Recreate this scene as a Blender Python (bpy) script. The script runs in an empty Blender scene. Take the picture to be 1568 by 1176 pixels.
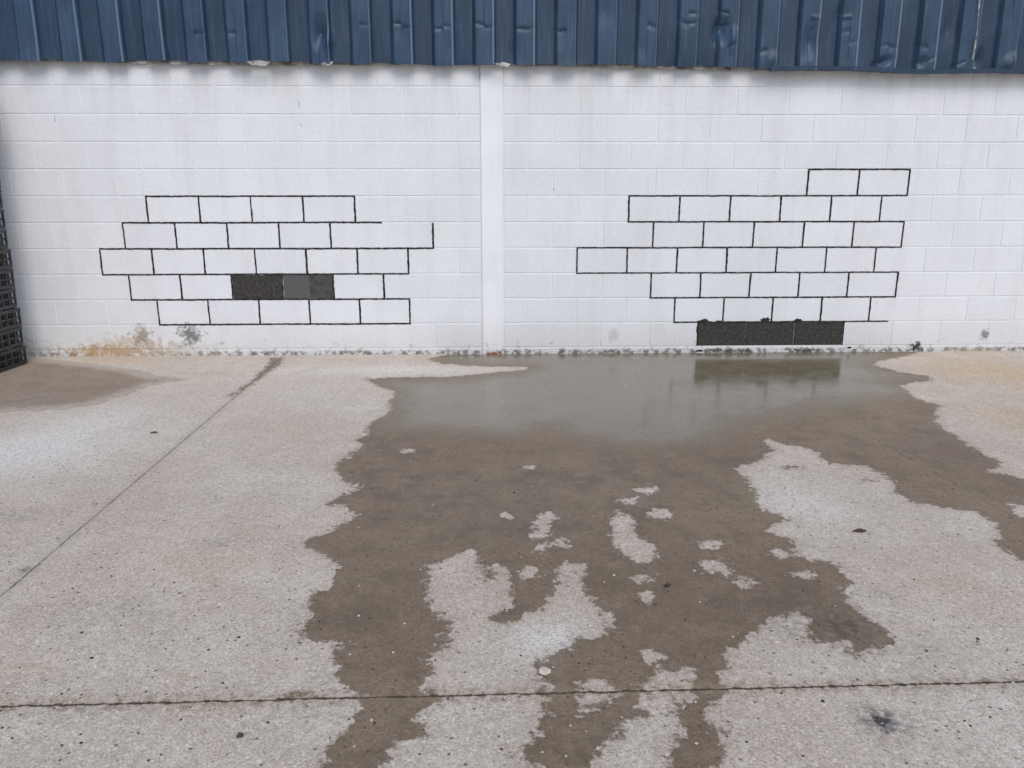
import bpy, bmesh, math, random
import numpy as np
random.seed(4); rng=np.random.default_rng(4)
U=0.4064; H=0.2032; Z0=0.055
# ---------------------------------------------------------------- camera calibration from block-joint survey
def rot(yaw,p,r):
    def rz(a): return np.array([[math.cos(a),-math.sin(a),0],[math.sin(a),math.cos(a),0],[0,0,1]])
    def rx(a): return np.array([[1,0,0],[0,math.cos(a),-math.sin(a)],[0,math.sin(a),math.cos(a)]])
    return rz(yaw)@rx(math.pi/2-p)@rz(r)
def proj(q,P):
    cx,d,cz,yaw,p,r,f=q[:7]
    pc=rot(yaw,p,r).T@(np.array(P)-np.array([cx,-d,cz]))
    return 784+f*pc[0]/-pc[2], 588-f*pc[1]/-pc[2]
obsU=[]; obsV=[]
L={5:[(227,0),(306,1),(385,2),(464,3),(543,4)],4:[(190,-.5),(270,.5),(349,1.5),(428,2.5),(507,3.5),(662,5.5)],
   3:[(155,-1),(235,0),(314,1),(392,2),(471,3),(549,4),(626,5)],2:[(199,-.5),(277,.5),(355,1.5),(511,3.5),(588,4.5)],
   1:[(240,0),(318,1),(396,2),(474,3),(549,4),(626,5)]}
Rr={6:[(1236,3.5),(1314,4.5),(1392,5.5)],5:[(963,0),(1041,1),(1119,2),(1196,3),(1272,4),(1348,5)],
   4:[(999,.5),(1077,1.5),(1154,2.5),(1231,3.5),(1307,4.5),(1383,5.5)],3:[(883,-1),(960,0),(1037,1),(1113,2),(1189,3),(1265,4),(1339,5)],
   2:[(996,.5),(1073,1.5),(1149,2.5),(1223,3.5),(1298,4.5),(1372,5.5)],1:[(1031,1),(1107,2),(1182,3),(1256,4),(1330,5)],0:[(1068,1.5),(1292,4.5)]}
for s,D in ((0,L),(1,Rr)):
    for k,l in D.items():
        for u,n in l: obsU.append((u,s,n,k+.5))
for k,v in zip(range(1,11),(497,459,421,381,342,300.5,260,217,174.5,131)): obsV.append((v,0,2,k))
for k,v in zip(range(1,11),(492,454,416,379,341,300,259,218,176,134)): obsV.append((v,1,3,k))
def res(q):
    o=[]
    for u,s,n,k in obsU: o.append(proj(q,(n*U+s*q[7],0,Z0+k*H))[0]-u)
    for v,s,n,k in obsV: o.append(proj(q,(n*U+s*q[7],0,Z0+k*H))[1]-v)
    o.append((q[6]-1178)/40.0)
    return np.array(o)
q=np.array([2.9,6.0,1.48,0.0,math.radians(15.5),0.0,1178,3.78])
for it in range(25):
    r0=res(q); J=np.zeros((len(r0),8))
    for i in range(8):
        e=1e-5*max(1,abs(q[i])); q2=q.copy(); q2[i]+=e; J[:,i]=(res(q2)-r0)/e
    q=q-np.linalg.lstsq(J,r0,rcond=None)[0]
RM=rot(*q[3:6]); C=np.array([q[0],-q[1],q[2]]); F=q[6]; RB=q[7]
def ray(u,v): return RM@np.array([(u-784)/F,-(v-588)/F,-1.0])
def gnd(u,v):
    d=ray(u,v); t=-C[2]/d[2]; P=C+t*d; return float(P[0]),float(P[1])
def wpt(u,v,y=0.0):
    d=ray(u,v); t=(y-C[1])/d[1]; P=C+t*d; return float(P[0]),float(P[2])
# ---------------------------------------------------------------- scene basics
sc=bpy.context.scene
cam=bpy.data.cameras.new("camera"); co=bpy.data.objects.new("camera",cam); sc.collection.objects.link(co)
from mathutils import Matrix, Vector
co.matrix_world=Matrix([[*RM[0],C[0]],[*RM[1],C[1]],[*RM[2],C[2]],[0,0,0,1]])
cam.sensor_width=36; cam.lens=F/1568*36; cam.clip_end=1000; sc.camera=co
w=bpy.data.worlds.new("World"); sc.world=w; w.use_nodes=True
nt=w.node_tree; bg=nt.nodes["Background"]; sky=nt.nodes.new("ShaderNodeTexSky"); sky.sky_type='NISHITA'; sky.sun_disc=False
EL=math.radians(48); AZ=math.radians(166)
sky.sun_elevation=EL; sky.sun_rotation=AZ; sky.dust_density=2.0; sky.air_density=1.0
nt.links.new(sky.outputs[0],bg.inputs[0]); bg.inputs[1].default_value=0.142
sd=bpy.data.lights.new("sun","SUN"); sd.energy=1.5; sd.angle=math.radians(34); sd.color=(1,.96,.905)
so=bpy.data.objects.new("sun",sd); sc.collection.objects.link(so)
dirS=Vector((math.sin(AZ)*math.cos(EL),math.cos(AZ)*math.cos(EL),math.sin(EL)))
so.rotation_euler=dirS.to_track_quat('Z','Y').to_euler(); so.location=(0,-5,10)
sc.view_settings.view_transform='Standard'; sc.view_settings.look='None'; sc.view_settings.exposure=0
# ---------------------------------------------------------------- node helpers
class N:
    def __init__(s,name,mode='3D'):
        s.m=bpy.data.materials.new(name); s.m.use_nodes=True; s.t=s.m.node_tree; s.b=s.t.nodes["Principled BSDF"]
        s.pos=s.t.nodes.new("ShaderNodeNewGeometry").outputs["Position"]; s.dim='3D'; s.p2=s.pos
        if mode=='XY': s.dim='2D'
        if mode=='XZ':
            s.dim='2D'; a=s.sep(); cb=s.t.nodes.new("ShaderNodeCombineXYZ"); s.put(cb.inputs[0],a[0]); s.put(cb.inputs[1],a[2]); s.p2=cb.outputs[0]
    def put(s,sock,v):
        if isinstance(v,bpy.types.NodeSocket): s.t.links.new(v,sock)
        elif isinstance(v,(tuple,list)) and sock.type=='RGBA': sock.default_value=(*v[:3],1)
        else: sock.default_value=v
    def noise(s,sc_,det=3,rough=.55,vec=None,dist=0):
        n=s.t.nodes.new("ShaderNodeTexNoise"); n.noise_dimensions=s.dim; s.put(n.inputs["Vector"],vec or s.p2); n.inputs["Scale"].default_value=sc_
        n.inputs["Detail"].default_value=det; n.inputs["Roughness"].default_value=rough; n.inputs["Distortion"].default_value=dist; return n.outputs["Fac"]
    def vor(s,sc_,feat='F1',out="Distance",vec=None):
        n=s.t.nodes.new("ShaderNodeTexVoronoi"); n.voronoi_dimensions=s.dim; n.feature=feat; s.put(n.inputs["Vector"],vec or s.p2); n.inputs["Scale"].default_value=sc_
        return n.outputs[out] if out else n.outputs
    def math(s,op,a,b=0.0,clamp=False):
        n=s.t.nodes.new("ShaderNodeMath"); n.operation=op; n.use_clamp=clamp; s.put(n.inputs[0],a); s.put(n.inputs[1],b); return n.outputs[0]
    def mr(s,v,a,b,c=0.0,d=1.0,smooth=False):
        n=s.t.nodes.new("ShaderNodeMapRange"); n.interpolation_type='SMOOTHSTEP' if smooth else 'LINEAR'
        s.put(n.inputs[0],v)
        for i,x in enumerate((a,b,c,d)): s.put(n.inputs[i+1],x)
        return n.outputs[0]
    def mix(s,f,a,b,mode='MIX'):
        n=s.t.nodes.new("ShaderNodeMix"); n.data_type='RGBA'; n.blend_type=mode
        s.put(n.inputs[0],f); s.put(n.inputs[6],a); s.put(n.inputs[7],b); return n.outputs[2]
    def attr(s,name):
        n=s.t.nodes.new("ShaderNodeAttribute"); n.attribute_name=name; return n.outputs["Fac"]
    def sep(s):
        n=s.t.nodes.new("ShaderNodeSeparateXYZ"); s.put(n.inputs[0],s.pos); return n.outputs
    def scale(s,v):
        n=s.t.nodes.new("ShaderNodeVectorMath"); n.operation='MULTIPLY'; s.put(n.inputs[0],s.p2); n.inputs[1].default_value=v; return n.outputs[0]
    def dist(s,p,sx=(1,1,1)):
        n=s.t.nodes.new("ShaderNodeVectorMath"); n.operation='SUBTRACT'; s.put(n.inputs[0],s.pos); n.inputs[1].default_value=p
        m=s.t.nodes.new("ShaderNodeVectorMath"); m.operation='MULTIPLY'; s.put(m.inputs[0],n.outputs[0]); m.inputs[1].default_value=sx
        l=s.t.nodes.new("ShaderNodeVectorMath"); l.operation='LENGTH'; s.put(l.inputs[0],m.outputs[0]); return l.outputs["Value"]
    def bump(s,h,strength,d,prev=None):
        n=s.t.nodes.new("ShaderNodeBump"); s.put(n.inputs["Strength"],strength); n.inputs["Distance"].default_value=d; s.put(n.inputs["Height"],h)
        if prev is not None: s.put(n.inputs["Normal"],prev)
        return n.outputs[0]
    def out(s,col,rough,norm=None,spec=.5,metal=0.0):
        s.put(s.b.inputs["Base Color"],col); s.put(s.b.inputs["Roughness"],rough); s.put(s.b.inputs["Specular IOR Level"],spec); s.put(s.b.inputs["Metallic"],metal)
        if norm is not None: s.put(s.b.inputs["Normal"],norm)
        return s.m
def mesh_obj(name,V,Fc,mat,parent=None,smooth=False):
    me=bpy.data.meshes.new(name); me.from_pydata([tuple(map(float,v)) for v in V],[],[tuple(int(i) for i in f) for f in Fc]); me.update()
    if mat: me.materials.append(mat)
    if smooth: me.polygons.foreach_set("use_smooth",[True]*len(me.polygons))
    o=bpy.data.objects.new(name,me); sc.collection.objects.link(o)
    if parent: o.parent=parent
    return o
def empty(name,loc=(0,0,0)):
    o=bpy.data.objects.new(name,None); sc.collection.objects.link(o); o.location=loc; return o
def box(V,Fc,x0,x1,y0,y1,z0,z1):
    b=len(V); V+= [(x,y,z) for z in (z0,z1) for y in (y0,y1) for x in (x0,x1)]
    Fc+=[(b,b+2,b+3,b+1),(b+4,b+5,b+7,b+6),(b,b+1,b+5,b+4),(b+2,b+6,b+7,b+3),(b,b+4,b+6,b+2),(b+1,b+3,b+7,b+5)]
# ---------------------------------------------------------------- GROUND
def dense(a,b,step,outer_lo,outer_hi):
    return np.concatenate([outer_lo,np.arange(a,b+1e-6,step),outer_hi])
xs=dense(-1.9,7.7,.0125,[-300,-100,-40,-20,-10,-6,-4,-3,-2.4],[8.2,9,10.5,13,18,30,60,120,300])
ys=dense(-5.0,0.05,.0125,[-300,-120,-60,-30,-18,-12,-9,-7,-6,-5.4],[.3,1,4,10,30,100,300])
nx,ny=len(xs),len(ys)
XX,YY=np.meshgrid(xs,ys); P=np.stack([XX.ravel(),YY.ravel()],1)
def sdf(P,poly):
    poly=np.array(poly); out=np.full(len(P),-0.4)
    lo=poly.min(0)-.4; hi=poly.max(0)+.4
    idx=np.where(((P>lo)&(P<hi)).all(1))[0]
    A=poly; B=np.roll(poly,-1,0); AB=B-A; L2=(AB**2).sum(1)+1e-12
    for s in range(0,len(idx),15000):
        I=idx[s:s+15000]; p=P[I][:,None,:]
        t=np.clip(((p-A)*AB).sum(2)/L2,0,1); d=np.sqrt(((p-(A+t[...,None]*AB))**2).sum(2)).min(1)
        c=((A[:,1]>p[...,1])!=(B[:,1]>p[...,1]))&(p[...,0]<(B[:,0]-A[:,0])*(p[...,1]-A[:,1])/((B[:,1]-A[:,1])+1e-12)+A[:,0])
        ins=c.sum(1)%2==1
        out[I]=np.where(ins,d,-d)
    return np.clip(out,-.4,.4)
G=lambda l:[gnd(*t) for t in l]
main=[(690,540),(652,551),(680,558),(740,561),(808,562),(806,566),(740,572),(690,577),(620,577),(560,580),(578,592),(606,600),(598,612),(596,630),(580,642),(560,652),(562,665),(545,675),(555,682),(537,695),(515,712),(510,722),(525,740),(550,742),(535,755),(500,768),(498,772),(530,778),(545,790),(520,805),(495,818),(462,826),(460,832),(485,842),(500,855),(515,865),(510,890),(480,912),(465,925),(475,940),(455,965),(460,978),(490,985),(530,990),(515,1005),(512,1030),(530,1050),(552,1062),(545,1090),(520,1120),(505,1145),(498,1176),(480,1230),(500,1290),(560,1250),(585,1176),(590,1160),(610,1145),(650,1130),(655,1110),(640,1100),(665,1085),(680,1068),(655,1055),(650,1040),(670,1030),(655,1010),(660,1000),(690,985),(680,970),(693,955),(680,940),(660,930),(655,905),(655,880),(668,865),(700,850),(725,843),(735,855),(730,870),(750,885),(755,865),(775,875),(780,905),(790,925),(765,935),(752,945),(770,955),(800,952),(810,940),(830,930),(850,905),(860,885),(850,875),(870,862),(893,865),(888,885),(895,910),(925,935),(935,960),(915,975),(880,975),(875,990),(850,995),(840,1010),(812,1015),(808,1025),(830,1045),(850,1055),(830,1062),(830,1090),(815,1120),(800,1140),(792,1158),(810,1172),(850,1200),(900,1200),(905,1176),(930,1140),(955,1108),(1000,1100),(1035,1092),(1030,1120),(1020,1176),(1010,1260),(1090,1260),(1100,1176),(1110,1120),(1090,1100),(1105,1075),(1110,1050),(1105,1025),(1120,1000),(1150,975),(1180,950),(1225,935),(1232,950),(1225,975),(1250,985),(1290,985),(1310,1010),(1325,1000),(1355,990),(1363,975),(1345,955),(1320,935),(1295,910),(1290,900),(1305,890),(1295,870),(1265,860),(1215,850),(1225,835),(1180,815),(1185,805),(1215,795),(1180,785),(1165,775),(1160,755),(1145,735),(1128,718),(1165,705),(1190,690),(1170,678),(1175,672),(1200,680),(1240,688),(1270,710),(1330,715),(1350,725),(1370,740),(1365,755),(1400,768),(1440,775),(1500,785),(1520,800),(1530,820),(1520,830),(1568,857),(1700,900),(1760,820),(1640,750),(1568,732),(1520,722),(1535,708),(1500,692),(1475,675),(1440,652),(1435,640),(1438,622),(1400,607),(1378,590),(1430,581),(1420,576),(1380,570),(1340,560),(1345,553),(1385,546),(1412,538)]
holes=[[(820,790),(845,782),(848,792),(835,800),(845,815),(830,825),(812,822),(822,808)],
 [(945,785),(965,790),(970,820),(1005,840),(1008,850),(985,862),(945,845),(935,820)],
 [(885,1052),(912,1040),(940,1060),(920,1080),(893,1090)],
 [(985,1060),(1010,1028),(1056,1030),(1060,1055),(1030,1090),(1000,1096),(985,1082)],
 [(950,765),(975,762),(980,772),(955,774)],[(1075,858),(1100,855),(1117,866),(1112,878),(1085,875)],
 [(1548,772),(1575,776),(1575,792),(1560,788)],[(798,868),(818,866),(820,880),(802,884)]]
def ell(u,v,a,b): return [(u+a*math.cos(i*.7)*(1+.25*math.sin(i*2.1+u)),v+b*math.sin(i*.7)*(1+.25*math.cos(i*1.7+v))) for i in range(9)]
for u,v,a,b in ((990,752,14,6),(1012,788,14,7),(1090,832,16,6),(985,885,12,7),(860,832,13,6),(777,789,7,4),(1140,893,12,5),(1228,878,13,5),(990,913,8,4),(808,715,8,2.5),(625,691,7,3),(1195,850,8,4),(830,838,8,4),(1000,1008,10,8),(940,820,6,5)): holes.append(ell(u,v,a,b))
wet_is=[ell(655,950,9,7),[(430,1064),(480,1064),(470,1072),(440,1074)],ell(1210,716,16,4),ell(1330,735,14,4)]
wet=sdf(P,G(main))
for h in wet_is: wet=np.maximum(wet,sdf(P,G(h)))
for h in holes: wet=np.minimum(wet,-sdf(P,G(h)))
strip=G([(412,547),(440,547),(428,560),(398,582),(358,608),(346,608),(385,582),(404,562)])
wet=np.maximum(wet,sdf(P,strip)-.012)
damp=sdf(P,G([(-150,680),(0,632),(60,630),(140,622),(190,606),(235,590),(290,581),(240,575),(215,567),(150,558),(60,548),(-150,548)]))
pud=sdf(P,G([(700,535),(655,552),(720,560),(812,561),(800,568),(720,580),(600,585),(606,600),(600,640),(610,655),(700,660),(790,665),(830,652),(850,650),(880,668),(960,682),(1050,680),(1100,675),(1130,648),(1180,640),(1240,628),(1330,612),(1400,600),(1350,585),(1380,575),(1330,560),(1380,535)]))
def gauss(l):
    o=np.zeros(len(P))
    for u,v,du,dv,a in l:
        x,y=gnd(u,v); x1,_=gnd(u+du,v); _,y1=gnd(u,v+dv)
        sx=abs(x1-x)+1e-3; sy=abs(y1-y)+1e-3
        o+=a*np.exp(-((P[:,0]-x)/sx)**2-((P[:,1]-y)/sy)**2)
    return o
light=gauss([(40,690,110,45,1.2),(160,640,90,25,.5),(840,978,60,30,.9),(600,566,130,8,.8),(450,600,150,30,.35),(1200,760,80,30,.4)])
rust=gauss([(1520,570,90,25,1.1),(1560,640,70,30,.7),(180,552,60,5,.8),(1100,620,40,20,.2),(1300,600,60,20,.3),(270,1040,20,6,.6),(40,1020,60,20,.25),(300,860,160,60,.22),(1450,900,120,50,.15)])
dark=gauss([(1352,1105,32,20,1.5),(1290,960,45,25,.8),(38,872,9,4,1.2),(1200,965,20,10,.3),(340,830,50,12,.35),(180,930,70,25,.22),(1420,1000,90,25,.2),(1180,930,90,30,.3),(160,1090,60,15,.2),(30,790,40,12,.3),(1340,910,40,12,.3),(500,1090,60,8,.2)])
thick=gauss([(800,760,230,70,1),(560,900,60,90,.6),(1060,700,160,40,.8),(1080,900,120,70,.8),(1400,680,120,30,.6),(600,700,60,60,.6),(1250,930,60,50,.6),(700,800,110,40,.6)])
def line(a,b):
    a=np.array(gnd(*a)); b=np.array(gnd(*b)); n=np.array([-(b-a)[1],(b-a)[0]]); n/=np.linalg.norm(n); return (P-a)@n
j1=line((0,1082),(1568,1044)); j2=line((0,914),(430,548)); j3=line((1130,556),(1568,800))
idx=np.arange(nx*ny).reshape(ny,nx)
quads=np.stack([idx[:-1,:-1],idx[:-1,1:],idx[1:,1:],idx[1:,:-1]],-1).reshape(-1,4)
me=bpy.data.meshes.new("concrete_pavement"); me.vertices.add(len(P)); me.vertices.foreach_set("co",np.concatenate([P,np.zeros((len(P),1))],1).ravel())
me.loops.add(quads.size); me.loops.foreach_set("vertex_index",quads.ravel().astype(np.int32)); me.polygons.add(len(quads)); me.polygons.foreach_set("loop_start",np.arange(0,quads.size,4,dtype=np.int32))
me.update(calc_edges=True)
for nm,a in (("wet",wet),("damp",damp),("puddle",pud),("light",light),("rust",rust),("dark",dark),("thick",thick),("j1",j1),("j2",j2),("j3",j3)):
    at=me.attributes.new(nm,'FLOAT','POINT'); at.data.foreach_set("value",a.astype(np.float32))
gobj=bpy.data.objects.new("concrete_pavement",me); sc.collection.objects.link(gobj)
g=N("weathered_concrete",'XY')
n_big=g.noise(1.1,4,.65); n_mid=g.noise(5,4,.7); n_f=g.noise(38,3,.7); n_ff=g.noise(190,2,.8); n_7=g.noise(11,4,.65)
base=g.mix(g.mr(n_big,.36,.64),(.60,.53,.455),(.71,.655,.59))
base=g.mix(g.mr(n_mid,.40,.62,0,.5),base,(.52,.465,.40))
base=g.mix(g.mr(g.attr("light"),0,1,0,.85),base,(.84,.83,.81))
base=g.mix(g.mr(g.math('MULTIPLY',g.attr("rust"),g.mr(n_mid,.3,.6,.5,1)),0,1,0,.75),base,(.62,.45,.25))
vo=g.vor(165,'F1',None); sepc=g.t.nodes.new("ShaderNodeSeparateColor"); g.put(sepc.inputs[0],vo["Color"])
base=g.mix(g.mr(sepc.outputs[0],.5,1,.0,.52),base,(.28,.215,.155))
base=g.mix(g.mr(sepc.outputs[1],.78,1,0,.5),base,(.93,.91,.87))
base=g.mix(g.mr(n_ff,.32,.58,.46,0),base,(.24,.19,.14))
base=g.mix(g.mr(n_f,.54,.72,0,.34),base,(.38,.33,.27))
base=g.mix(g.mr(n_f,.28,.42,.20,0),base,(.86,.83,.78))
vd=g.vor(16); base=g.mix(g.math('MULTIPLY',g.mr(vd,.05,.09,1,0),g.mr(n_7,.48,.58)),base,(.18,.15,.12))
base=g.mix(g.math('MULTIPLY',g.attr("dark"),g.mr(n_f,.35,.6,.1,.8),True),base,(.08,.08,.085))
e=g.math('ADD',g.attr("wet"),g.math('MULTIPLY',g.math('SUBTRACT',n_7,.5),.11))
e=g.math('ADD',e,g.math('MULTIPLY',g.math('SUBTRACT',n_f,.5),.085))
e=g.math('ADD',e,g.math('MULTIPLY',g.math('SUBTRACT',n_ff,.5),.024))
wm=g.mr(e,-.008,.016,smooth=True)
halo=g.mr(e,-.05,0,0,.15)
de=g.math('ADD',g.attr("damp"),g.math('MULTIPLY',g.math('SUBTRACT',n_7,.5),.12))
dm=g.math('MAXIMUM',g.mr(de,-.01,.16,0,.72),g.mr(de,-.01,.01,0,.35))
wmix=g.math('MAXIMUM',g.math('MAXIMUM',wm,halo),dm)
wetc=g.mix(1.0,base,(.415,.352,.275),'MULTIPLY')
tk=g.math('MULTIPLY',g.mr(g.attr("thick"),0,1,.25,1),g.mr(n_mid,.3,.65,.35,1))
wetc=g.mix(g.math('MULTIPLY',tk,.42),wetc,(.105,.088,.068))
wetc=g.mix(g.mr(n_7,.52,.75,0,.45),wetc,(.29,.24,.18))
wetc=g.mix(g.mr(n_mid,.52,.72,0,.35),wetc,(.10,.078,.052))
wetc=g.mix(g.mr(e,.0,.05,.30,0),wetc,(.13,.098,.065))
pe=g.math('ADD',g.attr("puddle"),g.math('ADD',g.math('MULTIPLY',g.math('SUBTRACT',n_mid,.5),.36),g.math('MULTIPLY',g.math('SUBTRACT',n_f,.5),.06)))
pm=g.math('MULTIPLY',g.mr(pe,-.20,.30,smooth=True),wm)
wetc=g.mix(g.math('MULTIPLY',pm,.75),wetc,g.mix(g.mr(n_mid,.35,.65),(.118,.108,.070),(.165,.150,.100)))
col=g.mix(wmix,base,wetc)
def joint(att,wid,amp,soft=.003):
    d=g.math('ABSOLUTE',g.math('ADD',g.attr(att),g.math('MULTIPLY',g.math('SUBTRACT',g.noise(22,3),.5),amp)))
    return g.mr(d,wid,g.math('ADD',wid,soft),1,0), g.mr(d,0,.05,1,0)
a1,h1=joint("j1",g.mr(n_f,.35,.65,.0003,.0045),.012); a2,h2=joint("j2",.0015,.008); a3,h3=joint("j3",.0015,.06)
a1=g.math('MULTIPLY',a1,.88)
a2=g.math('MULTIPLY',a2,g.mr(n_mid,.35,.6,.45,.95)); a3=g.math('MULTIPLY',a3,.6)
col=g.mix(g.math('MULTIPLY',h1,.35),col,(.33,.26,.17))
col=g.mix(g.math('MULTIPLY',g.math('MULTIPLY',h1,g.mr(n_f,.5,.62)),.6),col,(.14,.11,.07))
col=g.mix(g.math('MULTIPLY',h2,.2),col,(.25,.22,.18)); col=g.mix(g.math('MULTIPLY',g.math('MULTIPLY',h3,wm),.25),col,(.30,.24,.16))
ja=g.math('MAXIMUM',a1,g.math('MAXIMUM',a2,a3)); col=g.mix(ja,col,(.04,.03,.02))
rg=g.mix(wm,(.85,.85,.85),(.55,.55,.55)); rg=g.mix(pm,rg,g.mix(g.mr(n_mid,.35,.65),(.10,.10,.10),(.20,.20,.20)))
hgt=g.math('ADD',n_ff,g.math('MULTIPLY',n_f,1.3))
bs=g.math('MULTIPLY',g.math('SUBTRACT',1.0,g.math('MULTIPLY',pm,.975)),.6)
gm=g.out(col,rg,g.bump(hgt,bs,.004),g.mix(pm,g.mix(wm,(.2,.2,.2),(.38,.38,.38)),(.5,.5,.5)))
me.materials.append(gm)
# ---------------------------------------------------------------- BUILDING
bld=empty("warehouse_building")
PL,PR=wpt(737,330)[0],wpt(770.5,330)[0]
XL,XR=-12.0,19.0; TOP=Z0+11.6*H
def wall_mat(name,colr=(.77,.795,.84),block=True):
    m=N(name,'XZ'); xyz=m.sep(); z=xyz[2]
    n1=m.noise(2.2,3); n2=m.noise(40,3,.75); n3=m.noise(170,2,.8); ns=m.noise(17,4,.7)
    c=m.mix(m.mr(n1,.35,.7,0,.45),colr,(.69,.71,.745))
    if block:
        r=m.attr("rnd"); c=m.mix(m.mr(r,0,1,0,.26),c,(.62,.645,.70))
        c=m.mix(m.mr(n3,.60,.70,0,.34),c,(.38,.39,.43)); c=m.mix(m.mr(n2,.52,.72,0,.24),c,(.52,.54,.58))
    st=m.noise(1,3,.6,m.scale((7,.8,1))); c=m.mix(m.math('MULTIPLY',m.mr(st,.50,.72,0,.22),m.mr(z,0,2.4,.5,1)),c,(.55,.545,.53))
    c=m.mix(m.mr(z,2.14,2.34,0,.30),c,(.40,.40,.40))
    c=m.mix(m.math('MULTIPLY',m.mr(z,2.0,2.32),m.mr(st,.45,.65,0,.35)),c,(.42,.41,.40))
    th=m.mr(z,.0,.30,.55,.84); g1=m.mr(m.math('SUBTRACT',ns,th),0,0.05)
    c=m.mix(m.mr(z,.0,.34,.36,0),c,(.46,.44,.40)); c=m.mix(m.math('MULTIPLY',g1,.62),c,(.32,.30,.27))
    c=m.mix(m.math('MULTIPLY',m.mr(z,.024,.042,1,0),m.mr(ns,.46,.56,.10,.8)),c,(.12,.11,.095))
    sh=m.math('ADD',m.math('MULTIPLY',ns,.6),m.math('MULTIPLY',n2,.5))
    for (u,v,sx,sz,colx,a) in ((165,538,1.5,11,(.42,.25,.10),.85),(200,530,1.9,6,(.45,.33,.2),.5),(218,515,7,6,(.20,.14,.09),.65),(292,512,6,7,(.13,.12,.11),.85),(250,538,1.2,7,(.42,.37,.30),.5),(40,536,2,8,(.40,.38,.35),.5),(1508,512,14,12,(.2,.19,.18),.9),(940,513,12,9,(.45,.45,.45),.6),(1402,532,9,14,(.04,.04,.04),1.0),(1120,537,3.2,18,(.05,.045,.04),.8),(1230,537,4.5,18,(.05,.045,.04),.8),(755,541,9,22,(.25,.08,.03),.9),(945,540,14,25,(.07,.06,.05),.8),(860,536,20,25,(.1,.1,.1),.7),(1490,538,2.5,20,(.42,.33,.22),.6)):
        px,pz=wpt(u,v); d=m.dist((px,0,pz),(sx,1,sz)); k=m.mr(m.math('ADD',m.mr(d,0,1,1,0),m.math('MULTIPLY',m.math('SUBTRACT',sh,.55),2.2)),.35,.75,0,a); k=m.math('MULTIPLY',k,m.mr(d,.9,1.5,1,0)); c=m.mix(k,c,colx)
    for (u,v,h) in ((458,160,.035),(461,192,.012),(84,182,.03),(848,290,.015),(735,115,.05),(387,328,.05)):
        px,pz=wpt(u,v); d=m.dist((px,0,pz),(260,1,1/h)); c=m.mix(m.mr(d,.7,1,.7,0),c,(.14,.14,.15))
    h=m.math('ADD',n2,m.math('MULTIPLY',n3,.8))
    return m.out(c,.6,m.bump(h,.55 if block else .12,.0035),.3)
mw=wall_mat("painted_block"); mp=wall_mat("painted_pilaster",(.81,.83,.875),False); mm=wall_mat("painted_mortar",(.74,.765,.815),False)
V=[];Fc=[];RN=[]
def block(x0,x1,z0,z1,store=None):
    V_,F_=(V,Fc) if store is None else store
    g_=.0042; x0+=g_;x1-=g_;z0+=g_;z1-=g_; yo=random.uniform(-.0010,.0006); t=random.uniform(-.0006,.0006); b=len(V_); i=.0035
    V_+= [(x0,.005,z0),(x1,.005,z0),(x1,.005,z1),(x0,.005,z1),(x0+i,yo,z0+i),(x1-i,yo+t,z0+i),(x1-i,yo+t,z1-i),(x0+i,yo,z1-i)]
    F_+= [(b+4,b+5,b+6,b+7),(b,b+1,b+5,b+4),(b+1,b+2,b+6,b+5),(b+2,b+3,b+7,b+6),(b+3,b,b+4,b+7)]
    if store is None: RN.extend([random.random()]*8)
bare=([],[])
def lay(xa,xb,org,skip):
    for r in range(-1,12):
        z0=Z0+r*H; z1=z0+H; ph=0 if r%2 else .5
        n=math.floor((xa-org)/U-ph)-1
        while True:
            x0=org+(n+ph)*U; x1=x0+U; n+=1
            if x0>=xb: break
            x0c,x1c=max(x0,xa),min(x1,xb)
            if x1c-x0c<.02: continue
            if r in skip and skip[r][0]*U+org-.01<=x0 and x1<=skip[r][1]*U+org+.01: block(x0c,x1c,z0,z1,bare); continue
            block(x0c,x1c,z0,z1)
lay(XL,PL,0,{2:(1.5,3.5)}); lay(PR,XR,RB,{0:(1.5,4.5)})
wo=mesh_obj("block_wall",V,Fc,mw,bld); at=wo.data.attributes.new("rnd",'FLOAT','POINT'); at.data.foreach_set("value",np.array(RN,dtype=np.float32))
mesh_obj("mortar_bed",[(XL,.0034,-.1),(XR,.0034,-.1),(XR,.0034,TOP+.2),(XL,.0034,TOP+.2)],[(0,1,2,3)],mm,bld)
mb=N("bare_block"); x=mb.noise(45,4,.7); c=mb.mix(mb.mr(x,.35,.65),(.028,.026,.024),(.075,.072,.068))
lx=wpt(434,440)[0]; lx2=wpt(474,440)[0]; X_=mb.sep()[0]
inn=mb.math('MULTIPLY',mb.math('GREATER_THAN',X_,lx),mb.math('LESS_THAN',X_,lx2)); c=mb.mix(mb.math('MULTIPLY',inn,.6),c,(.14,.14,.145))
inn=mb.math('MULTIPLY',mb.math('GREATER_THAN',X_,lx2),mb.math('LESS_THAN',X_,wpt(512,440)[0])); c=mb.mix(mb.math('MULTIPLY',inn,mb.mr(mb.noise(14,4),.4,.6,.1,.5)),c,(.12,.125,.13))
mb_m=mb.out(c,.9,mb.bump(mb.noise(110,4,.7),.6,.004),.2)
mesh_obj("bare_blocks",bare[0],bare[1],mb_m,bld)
jd=N("open_joint"); jm=jd.out(jd.mix(jd.mr(jd.noise(40,3),.4,.65),(.018,.017,.016),(.06,.058,.056)),.95,None,.1)
V=[];Fc=[]
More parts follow.
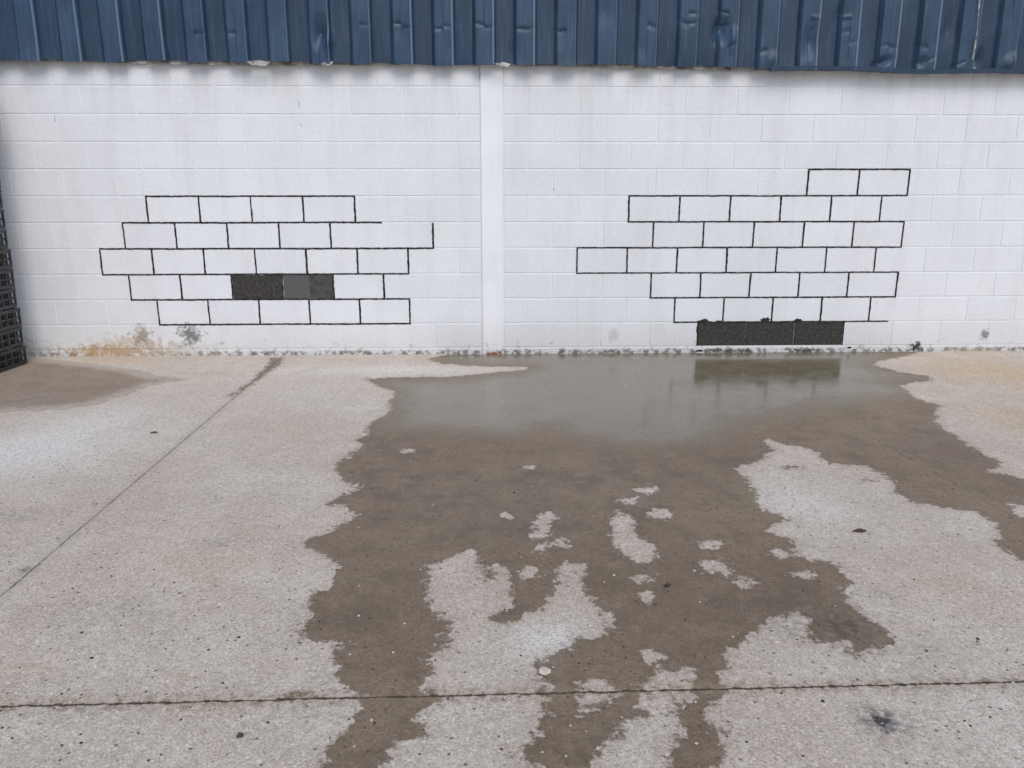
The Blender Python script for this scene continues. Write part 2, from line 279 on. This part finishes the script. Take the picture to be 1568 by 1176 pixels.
def strip_(p,q_,w0):
    p=np.array(p);q_=np.array(q_); Ln=np.linalg.norm(q_-p); n=max(2,int(Ln/.018)); d=(q_-p)/Ln; nn=np.array([-d[1],d[0]])
    b=len(V); off=0
    for i in range(n+1):
        off=.85*off+random.uniform(-.0009,.0009); a=w0*random.uniform(.62,1.25)/2; bb=w0*random.uniform(.62,1.25)/2
        c_=p+(q_-p)*i/n+nn*off; A=c_+nn*a; B=c_-nn*bb
        V.extend([(A[0],-.0020,A[1]),(B[0],-.0020,B[1])])
        if i: k=b+2*i; Fc.append((k-2,k-1,k+1,k))
def hz(org,k,a,b_,w0): strip_((org+a*U-.005,Z0+k*H),(org+b_*U+.005,Z0+k*H),w0)
def vt(org,r,n,w0): strip_((org+n*U,Z0+r*H+.005),(org+n*U,Z0+(r+1)*H-.005),w0)
for k,a,b_ in ((6,0,4),(5,-.5,4.5),(4,-1,5.5),(3,-1,5),(2,-.5,5),(1,0,5)): hz(0,k,a,b_,random.uniform(.011,.013))
for r,l in ((5,(0,1,2,3,4)),(4,(-.5,.5,1.5,2.5,3.5,5.5)),(3,(-1,0,1,2,3,4,5)),(2,(-.5,.5,1.5,3.5,4.5)),(1,(0,1,2,3,4,5))):
    for n in l: vt(0,r,n,random.uniform(.011,.0165))
for k,a,b_ in ((7,3.5,5.5),(6,0,5.5),(5,0,5.5),(4,-1,5.5),(3,-1,5.5),(2,.5,5.5),(1,1,5.4)): hz(RB,k,a,b_,random.uniform(.0100,.0122))
for r,l in ((6,(3.5,4.5,5.5)),(5,(0,1,2,3,4,5)),(4,(.5,1.5,2.5,3.5,4.5,5.5)),(3,(-1,0,1,2,3,4,5)),(2,(.5,1.5,2.5,3.5,4.5,5.5)),(1,(1,2,3,4,5)),(0,(1.5,4.5))):
    for n in l: vt(RB,r,n,random.uniform(.011,.016))
vt(0,2,2.5,.010); vt(RB,0,2.5,.010); vt(RB,0,3.5,.010)
mesh_obj("open_joints",V,Fc,jm,bld)
V=[];Fc=[]
def blob(x,z,a,b):
    k=len(V); n=22; V.append((x,-.004,z))
    for i in range(n):
        t=i/n*2*math.pi; s=random.uniform(.65,1.25); V.append((x+a*s*math.cos(t),-.0026,z+b*s*math.sin(t)))
    for i in range(n): Fc.append((k,k+1+i,k+1+(i+1)%n))
for u,v,a,b in ((1077,492,.055,.020),(1100,493,.04,.012),(1135,493,.05,.009),(1172,490,.04,.024),(1200,493,.04,.009),(1222,491,.045,.016),(1262,494,.06,.007),(372,420,.03,.006),(420,421,.05,.006),(465,420,.05,.005),(1068,505,.010,.04),(1072,537,.04,.008),(1300,532,.02,.008)):
    X1,Z1=wpt(u,v); blob(X1,Z1,a,b)
mesh_obj("smeared_mortar",V,Fc,jm,bld)
V=[];Fc=[]; box(V,Fc,PL+.002,PR-.002,-.012,.05,-.1,TOP+.1)
po=mesh_obj("pilaster",V,Fc,mp,bld); bv=po.modifiers.new("b","BEVEL"); bv.width=.004; bv.segments=2
# siding
PITCH=.305; RE=wpt(757,90,-.09)[0]
zb=[(wpt(u,v,-.09)) for u,v in ((0,90),(400,94),(735,97),(1100,101),(1568,109))]
zbx=[a for a,_ in zb]; zbz=[b for _,b in zb]
sx=np.concatenate([np.arange(-12,-2,.05),np.arange(-2,8.2,.0095),np.arange(8.2,19,.05)])
def prof(x):
    t=((x-RE)/PITCH)%1.0
    d=.036
    if t<.04: return -d*(1-t/.04)
    if t<.47: return 0
    if t<.55: return -d*(t-.47)/.08
    if t>.955: return -d-.004
    return -d
dents=[(490,50,.055,.11,.05,1),(505,66,.03,.10,.035,-1),(1105,45,.06,.10,.055,1),(1122,62,.035,.09,.035,-1),(1240,62,.07,.12,.04,1),(1350,96,.07,.04,.04,1),(1410,96,.05,.04,.03,1),(540,40,.06,.10,.012,1),(612,45,.05,.09,.012,1),(860,50,.06,.10,.012,1),(1290,25,.06,.08,.018,1),(1500,90,.05,.08,.03,1),(690,70,.06,.10,.010,1),(980,75,.06,.08,.012,1),(1180,92,.06,.06,.02,-1),(1455,45,.06,.12,.018,1),(790,80,.06,.09,.010,1),(925,20,.06,.10,.012,1),(1545,95,.06,.06,.03,-1)]
dw=[(*wpt(u,v,-.09),a,b,c,s) for u,v,a,b,c,s in dents]
kink={}
for cidx in range(-60,70):
    rightside = cidx> 4
    nk=random.choice((0,1,1,2)) if rightside else random.choice((0,0,0,1))
    kink[cidx]=[(random.uniform(.03,.40),random.uniform(.005,.014)*random.choice((1,1,-1)),random.uniform(.010,.022),random.uniform(-.5,.5)) for _ in range(nk)]
for cidx in (-3,-2,-1,0,1): kink[cidx]=[(random.uniform(.24,.30),random.uniform(.008,.013),.012,random.uniform(-.2,.2))]
zz=np.concatenate([np.linspace(0,1,76)*.75,[.9,1.2,2,3.2]])
SV=np.zeros((len(zz),len(sx),3)); rib=np.zeros((len(zz),len(sx))); edge=np.zeros((len(zz),len(sx)))
wob=np.cumsum(rng.normal(0,1,len(sx))); wob=np.convolve(wob-np.convolve(wob,np.ones(61)/61,'same'),np.ones(9)/9,'same'); wob*=.006/ (np.abs(wob).max()+1e-6)
for j,xv in enumerate(sx):
    pb=prof(xv); z0=float(np.interp(xv,zbx,zbz)); tt=((xv-RE)/PITCH)%1.0; cell=math.floor((xv-RE)/PITCH+.25)
    z0+= (-.010 if tt>=.5 else .002)+wob[j]+.006*math.sin(xv*2.1)+.004*math.sin(xv*7.3)
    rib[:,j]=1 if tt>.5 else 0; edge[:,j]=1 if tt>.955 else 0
    tilt=math.sin(cell*12.9)*.5; xr=(tt-.73)*PITCH
    for i,dz in enumerate(zz):
        z=z0+dz; y=-.060+pb; fall=math.exp(-dz/.12)
        y+=.010*math.sin(xv*3.1+1)*fall+.004*math.sin(xv*11)*fall
        y+=.0025*math.sin(z*9+cell*2.3)*math.sin(xv*5)+tilt*.010*math.sin(z*5+cell)
        if tt>.45:
            for (zk,A_,wd,sl) in kink[cell]:
                q_=abs(dz-zk-sl*xr)/wd
                if q_<3: y+=A_*math.exp(-q_*q_)*math.exp(-(xr/.07)**2)
        for (dx,dzz,a,b,c_,s) in dw:
            if abs(xv-dx)<.25 and abs(z-dzz)<.35:
                rr=math.sqrt(((xv-dx)/a)**2+((z-dzz-.35*(xv-dx))/b)**2); y+=s*c_*max(0,1-rr*.75)**1.3
        SV[i,j]=(xv,min(y,-.012),z)
    SV[-1,j,2]=5.4
ni,nj=len(zz),len(sx); I=np.arange(ni*nj).reshape(ni,nj)
Q=np.stack([I[:-1,:-1],I[:-1,1:],I[1:,1:],I[1:,:-1]],-1).reshape(-1,4)
s=N("navy_metal_siding"); n1=s.noise(3,3); n2=s.noise(1,4,.65,s.scale((45,45,3))); n3=s.noise(30,4,.7)
c=s.mix(s.mr(n1,.35,.65),(.022,.048,.094),(.034,.069,.128))
c=s.mix(s.mr(s.attr("rib"),0,1,.5,0),c,(.012,.026,.054))  # pans between ribs coloured darker, painting in the shade there
c=s.mix(s.mr(n2,.5,.75,0,.40),c,(.075,.125,.20)); c=s.mix(s.mr(n3,.69,.75,0,.4),c,(.25,.28,.32))
c=s.mix(s.mr(n2,.2,.42,.4,0),c,(.010,.022,.045)); c=s.mix(s.mr(s.attr("edge"),.3,1,0,.5),c,(.20,.28,.39))  # pale line along right rib edges is a highlight put into the colour
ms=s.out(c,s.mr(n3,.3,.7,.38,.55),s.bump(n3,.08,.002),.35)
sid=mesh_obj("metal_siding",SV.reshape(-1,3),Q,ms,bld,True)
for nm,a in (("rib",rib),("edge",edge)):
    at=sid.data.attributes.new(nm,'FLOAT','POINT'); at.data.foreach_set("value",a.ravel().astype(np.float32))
try: sid.data.set_sharp_from_angle(angle=math.radians(22))
except Exception as ex: print(ex)
V=[];Fc=[]; xx=np.arange(-12,19,.04)
fl=N("dull_flashing"); fm=fl.out(fl.mix(fl.mr(fl.noise(14,4,.7),.40,.6),(.50,.50,.49),(.16,.155,.15)),.6,None,.3)
for j,xv in enumerate(xx):
    z0=float(np.interp(xv,zbx,zbz)); a=.010+.008*math.sin(xv*1.7)+random.uniform(-.004,.004)
    V+= [(xv,-.004,z0-a*.3),(xv,-.034,z0-a+random.uniform(-.003,.003)),(xv,-.038,z0+.03)]
    if j: b=3*j; Fc+=[(b-3,b,b+1,b-2),(b-2,b+1,b+2,b-1)]
mesh_obj("flashing",V,Fc,fm,bld)
# two peeled-down flaps of flashing
V=[];Fc=[]
for u,v,wd,hh in ((396,97,.09,.035),(500,97,.05,.03),(770,100,.06,.02)):
    X1,Z1=wpt(u,v,-.1); b=len(V); V+=[(X1-wd,-.100,Z1+.012),(X1-wd*.5,-.118,Z1-hh*.4),(X1+wd*.6,-.112,Z1-hh*.55),(X1+wd,-.10,Z1+.010),(X1,-.104,Z1+.022)]; Fc.append((b,b+1,b+2,b+3,b+4))
mesh_obj("peeled_flaps",V,Fc,fm,bld)
V=[];Fc=[]; xa=wpt(1180,100,-.1)[0]; xx=np.arange(xa,19,.03)
for j,xv in enumerate(xx):
    z0=float(np.interp(xv,zbx,zbz))-.012+.007*math.sin(xv*5)+random.uniform(-.002,.002)
    V+= [(xv,-.02,z0-.004),(xv,-.108-.006*math.sin(xv*8),z0-.012),(xv,-.110-.006*math.sin(xv*8),z0+.018)]
    if j: b=3*j; Fc+=[(b-3,b,b+1,b-2),(b-2,b+1,b+2,b-1)]
mesh_obj("base_trim",V,Fc,ms,bld)
V=[];Fc=[]; box(V,Fc,XL,XR,.02,14,-.1,5.35); mesh_obj("building_body",V,Fc,ms,bld)
V=[(XL-.2,-.3,5.4),(XR+.2,-.3,5.4),(XR+.2,7,6.2),(XL-.2,7,6.2),(XR+.2,14.3,5.4),(XL-.2,14.3,5.4),(XL-.2,-.3,5.3),(XR+.2,-.3,5.3)]
mesh_obj("roof",V,[(0,1,2,3),(3,2,4,5),(6,7,1,0)],fm,bld)
V=[];Fc=[]; xt=wpt(1493,50,-.1)[0]; zt=wpt(1493,92,-.1)[1]
for i in range(14):
    z=zt+i*.05; a=.003+.002*math.sin(i); V+= [(xt-a+.006*math.sin(i*.5),-.114,z),(xt+a+.006*math.sin(i*.5),-.118,z)]
    if i: b=2*i; Fc.append((b-2,b-1,b+1,b))
mesh_obj("torn_panel_edge",V,Fc,fm,bld)
# ---------------------------------------------------------------- CRATE STACK
pl=N("black_plastic"); pm_=pl.out(pl.mix(pl.mr(pl.noise(20,3),.4,.7),(.012,.012,.014),(.04,.04,.045)),.42,None,.5)
cx_,cy_=gnd(39,557)
cs=empty("plastic_crate_stack",(cx_-.19,cy_-.28,0))
z=0.0
for i in range(15):
    V=[];Fc=[]; h=.148; W=.20; D=.30
    box(V,Fc,-W+.01,W-.01,-D+.01,D-.01,.004,.014)
    for sgn in (-1,1):
        box(V,Fc,*(sorted((sgn*W,sgn*(W-.018)))),-D,D,h-.03,h-.002); box(V,Fc,*(sorted((sgn*(W-.004),sgn*(W-.016)))),-D+.004,D-.004,.002,.03); box(V,Fc,*(sorted((sgn*(W-.006),sgn*(W-.014)))),-D+.03,D-.03,.066,.082)
        box(V,Fc,-W+.02,W-.02,*(sorted((sgn*D,sgn*(D-.018)))),h-.028,h-.004); box(V,Fc,-W+.018,W-.018,*(sorted((sgn*(D-.004),sgn*(D-.016)))),.003,.031); box(V,Fc,-W+.03,W-.03,*(sorted((sgn*(D-.006),sgn*(D-.014)))),.067,.081)
        for k in range(8):
            yy=-D+.012+k*(2*D-.024)/7; box(V,Fc,*(sorted((sgn*(W-.002),sgn*(W-.015)))),yy-.009,yy+.009,.028,h-.028)
        for k in range(1,5):
            xx_=-W+.0+k*(2*W)/5; box(V,Fc,xx_-.009,xx_+.009,*(sorted((sgn*(D-.002),sgn*(D-.015)))),.029,h-.027)
    box(V,Fc,-W+.024,W-.024,-D+.024,D-.024,.016,h-.035)
    o=mesh_obj("crate_%d"%(i+1),V,Fc,pm_,cs); o.location=(random.uniform(-.012,.006),random.uniform(-.008,.008),z); o.rotation_euler=(0,0,random.uniform(-.02,.02))
    b=o.modifiers.new("b","BEVEL"); b.width=.003; b.segments=2
    z+=h
# ---------------------------------------------------------------- DEBRIS
def lump(V,Fc,x,y,r,fl=.6):
    k=len(V); n=7; V.append((x,y,r*fl))
    for ring,(rr,zz_) in enumerate(((.7,.8),(1,.25),(.9,0))):
        for i in range(n):
            t=i/n*6.283+ring*.3; q_=r*rr*random.uniform(.75,1.25); V.append((x+q_*math.cos(t),y+q_*math.sin(t),r*fl*zz_+.0002))
    for i in range(n): Fc.append((k,k+1+i,k+1+(i+1)%n))
    for ring in range(2):
        for i in range(n): a=k+1+ring*n; Fc.append((a+i,a+n+i,a+n+(i+1)%n,a+(i+1)%n))
V=[];Fc=[]
for i in range(620):
    v=1176-random.random()**.8*600; u=random.uniform(-20,1590); x_,y_=gnd(u,v); lump(V,Fc,x_,y_,random.uniform(.0015,.0042)*(1.4 if random.random()<.1 else 1))
dm_=N("dark_grit"); mesh_obj("grit_debris",V,Fc,dm_.out(dm_.mix(dm_.mr(dm_.noise(6,2),.4,.6),(.10,.08,.06),(.04,.033,.028)),.9))
V=[];Fc=[]
for i in range(220):
    v=1176-random.random()*560; u=random.uniform(-20,1590); x_,y_=gnd(u,v); lump(V,Fc,x_,y_,random.uniform(.0015,.0045))
lump(V,Fc,*gnd(833,1028),.018,.5); lump(V,Fc,*gnd(838,975),.014,.4)
pb=N("pale_stone"); mesh_obj("pale_gravel_debris",V,Fc,pb.out(pb.mix(pb.mr(pb.noise(60,2),.4,.6),(.66,.62,.56),(.5,.46,.4)),.9))
def leaf(name,u,v,L_,W_,ang,colr):
    V=[];Fc=[]; n=8
    for i in range(n+1):
        t=i/n; w_=W_*math.sin(math.pi*min(max(t*.96+.02,0),1))**.8*random.uniform(.8,1.1); x_=(t-.5)*L_; V+= [(x_,w_/2,.004+.006*math.sin(t*3)),(x_,0,.002+.003*t),(x_,-w_/2,.005+.004*math.cos(t*4))]
        if i: b=3*i; Fc+=[(b-3,b-2,b+1,b),(b-2,b-1,b+2,b+1)]
    m=N(name+"_mat"); o=mesh_obj(name,V,Fc,m.out(m.mix(m.noise(80,2),colr,tuple(k*1.8 for k in colr)),.8)); x_,y_=gnd(u,v); o.location=(x_,y_,.002); o.rotation_euler=(0,0,ang)
leaf("dead_leaf",1316,815,.06,.018,.1,(.05,.025,.015))
leaf("dead_leaf",236,664,.04,.016,.6,(.06,.04,.03)); leaf("dead_leaf",1022,899,.03,.014,.6,(.03,.02,.015)); leaf("dead_leaf",368,1130,.02,.012,.9,(.04,.03,.02)); leaf("dead_leaf",205,541,.10,.03,.1,(.25,.14,.06))
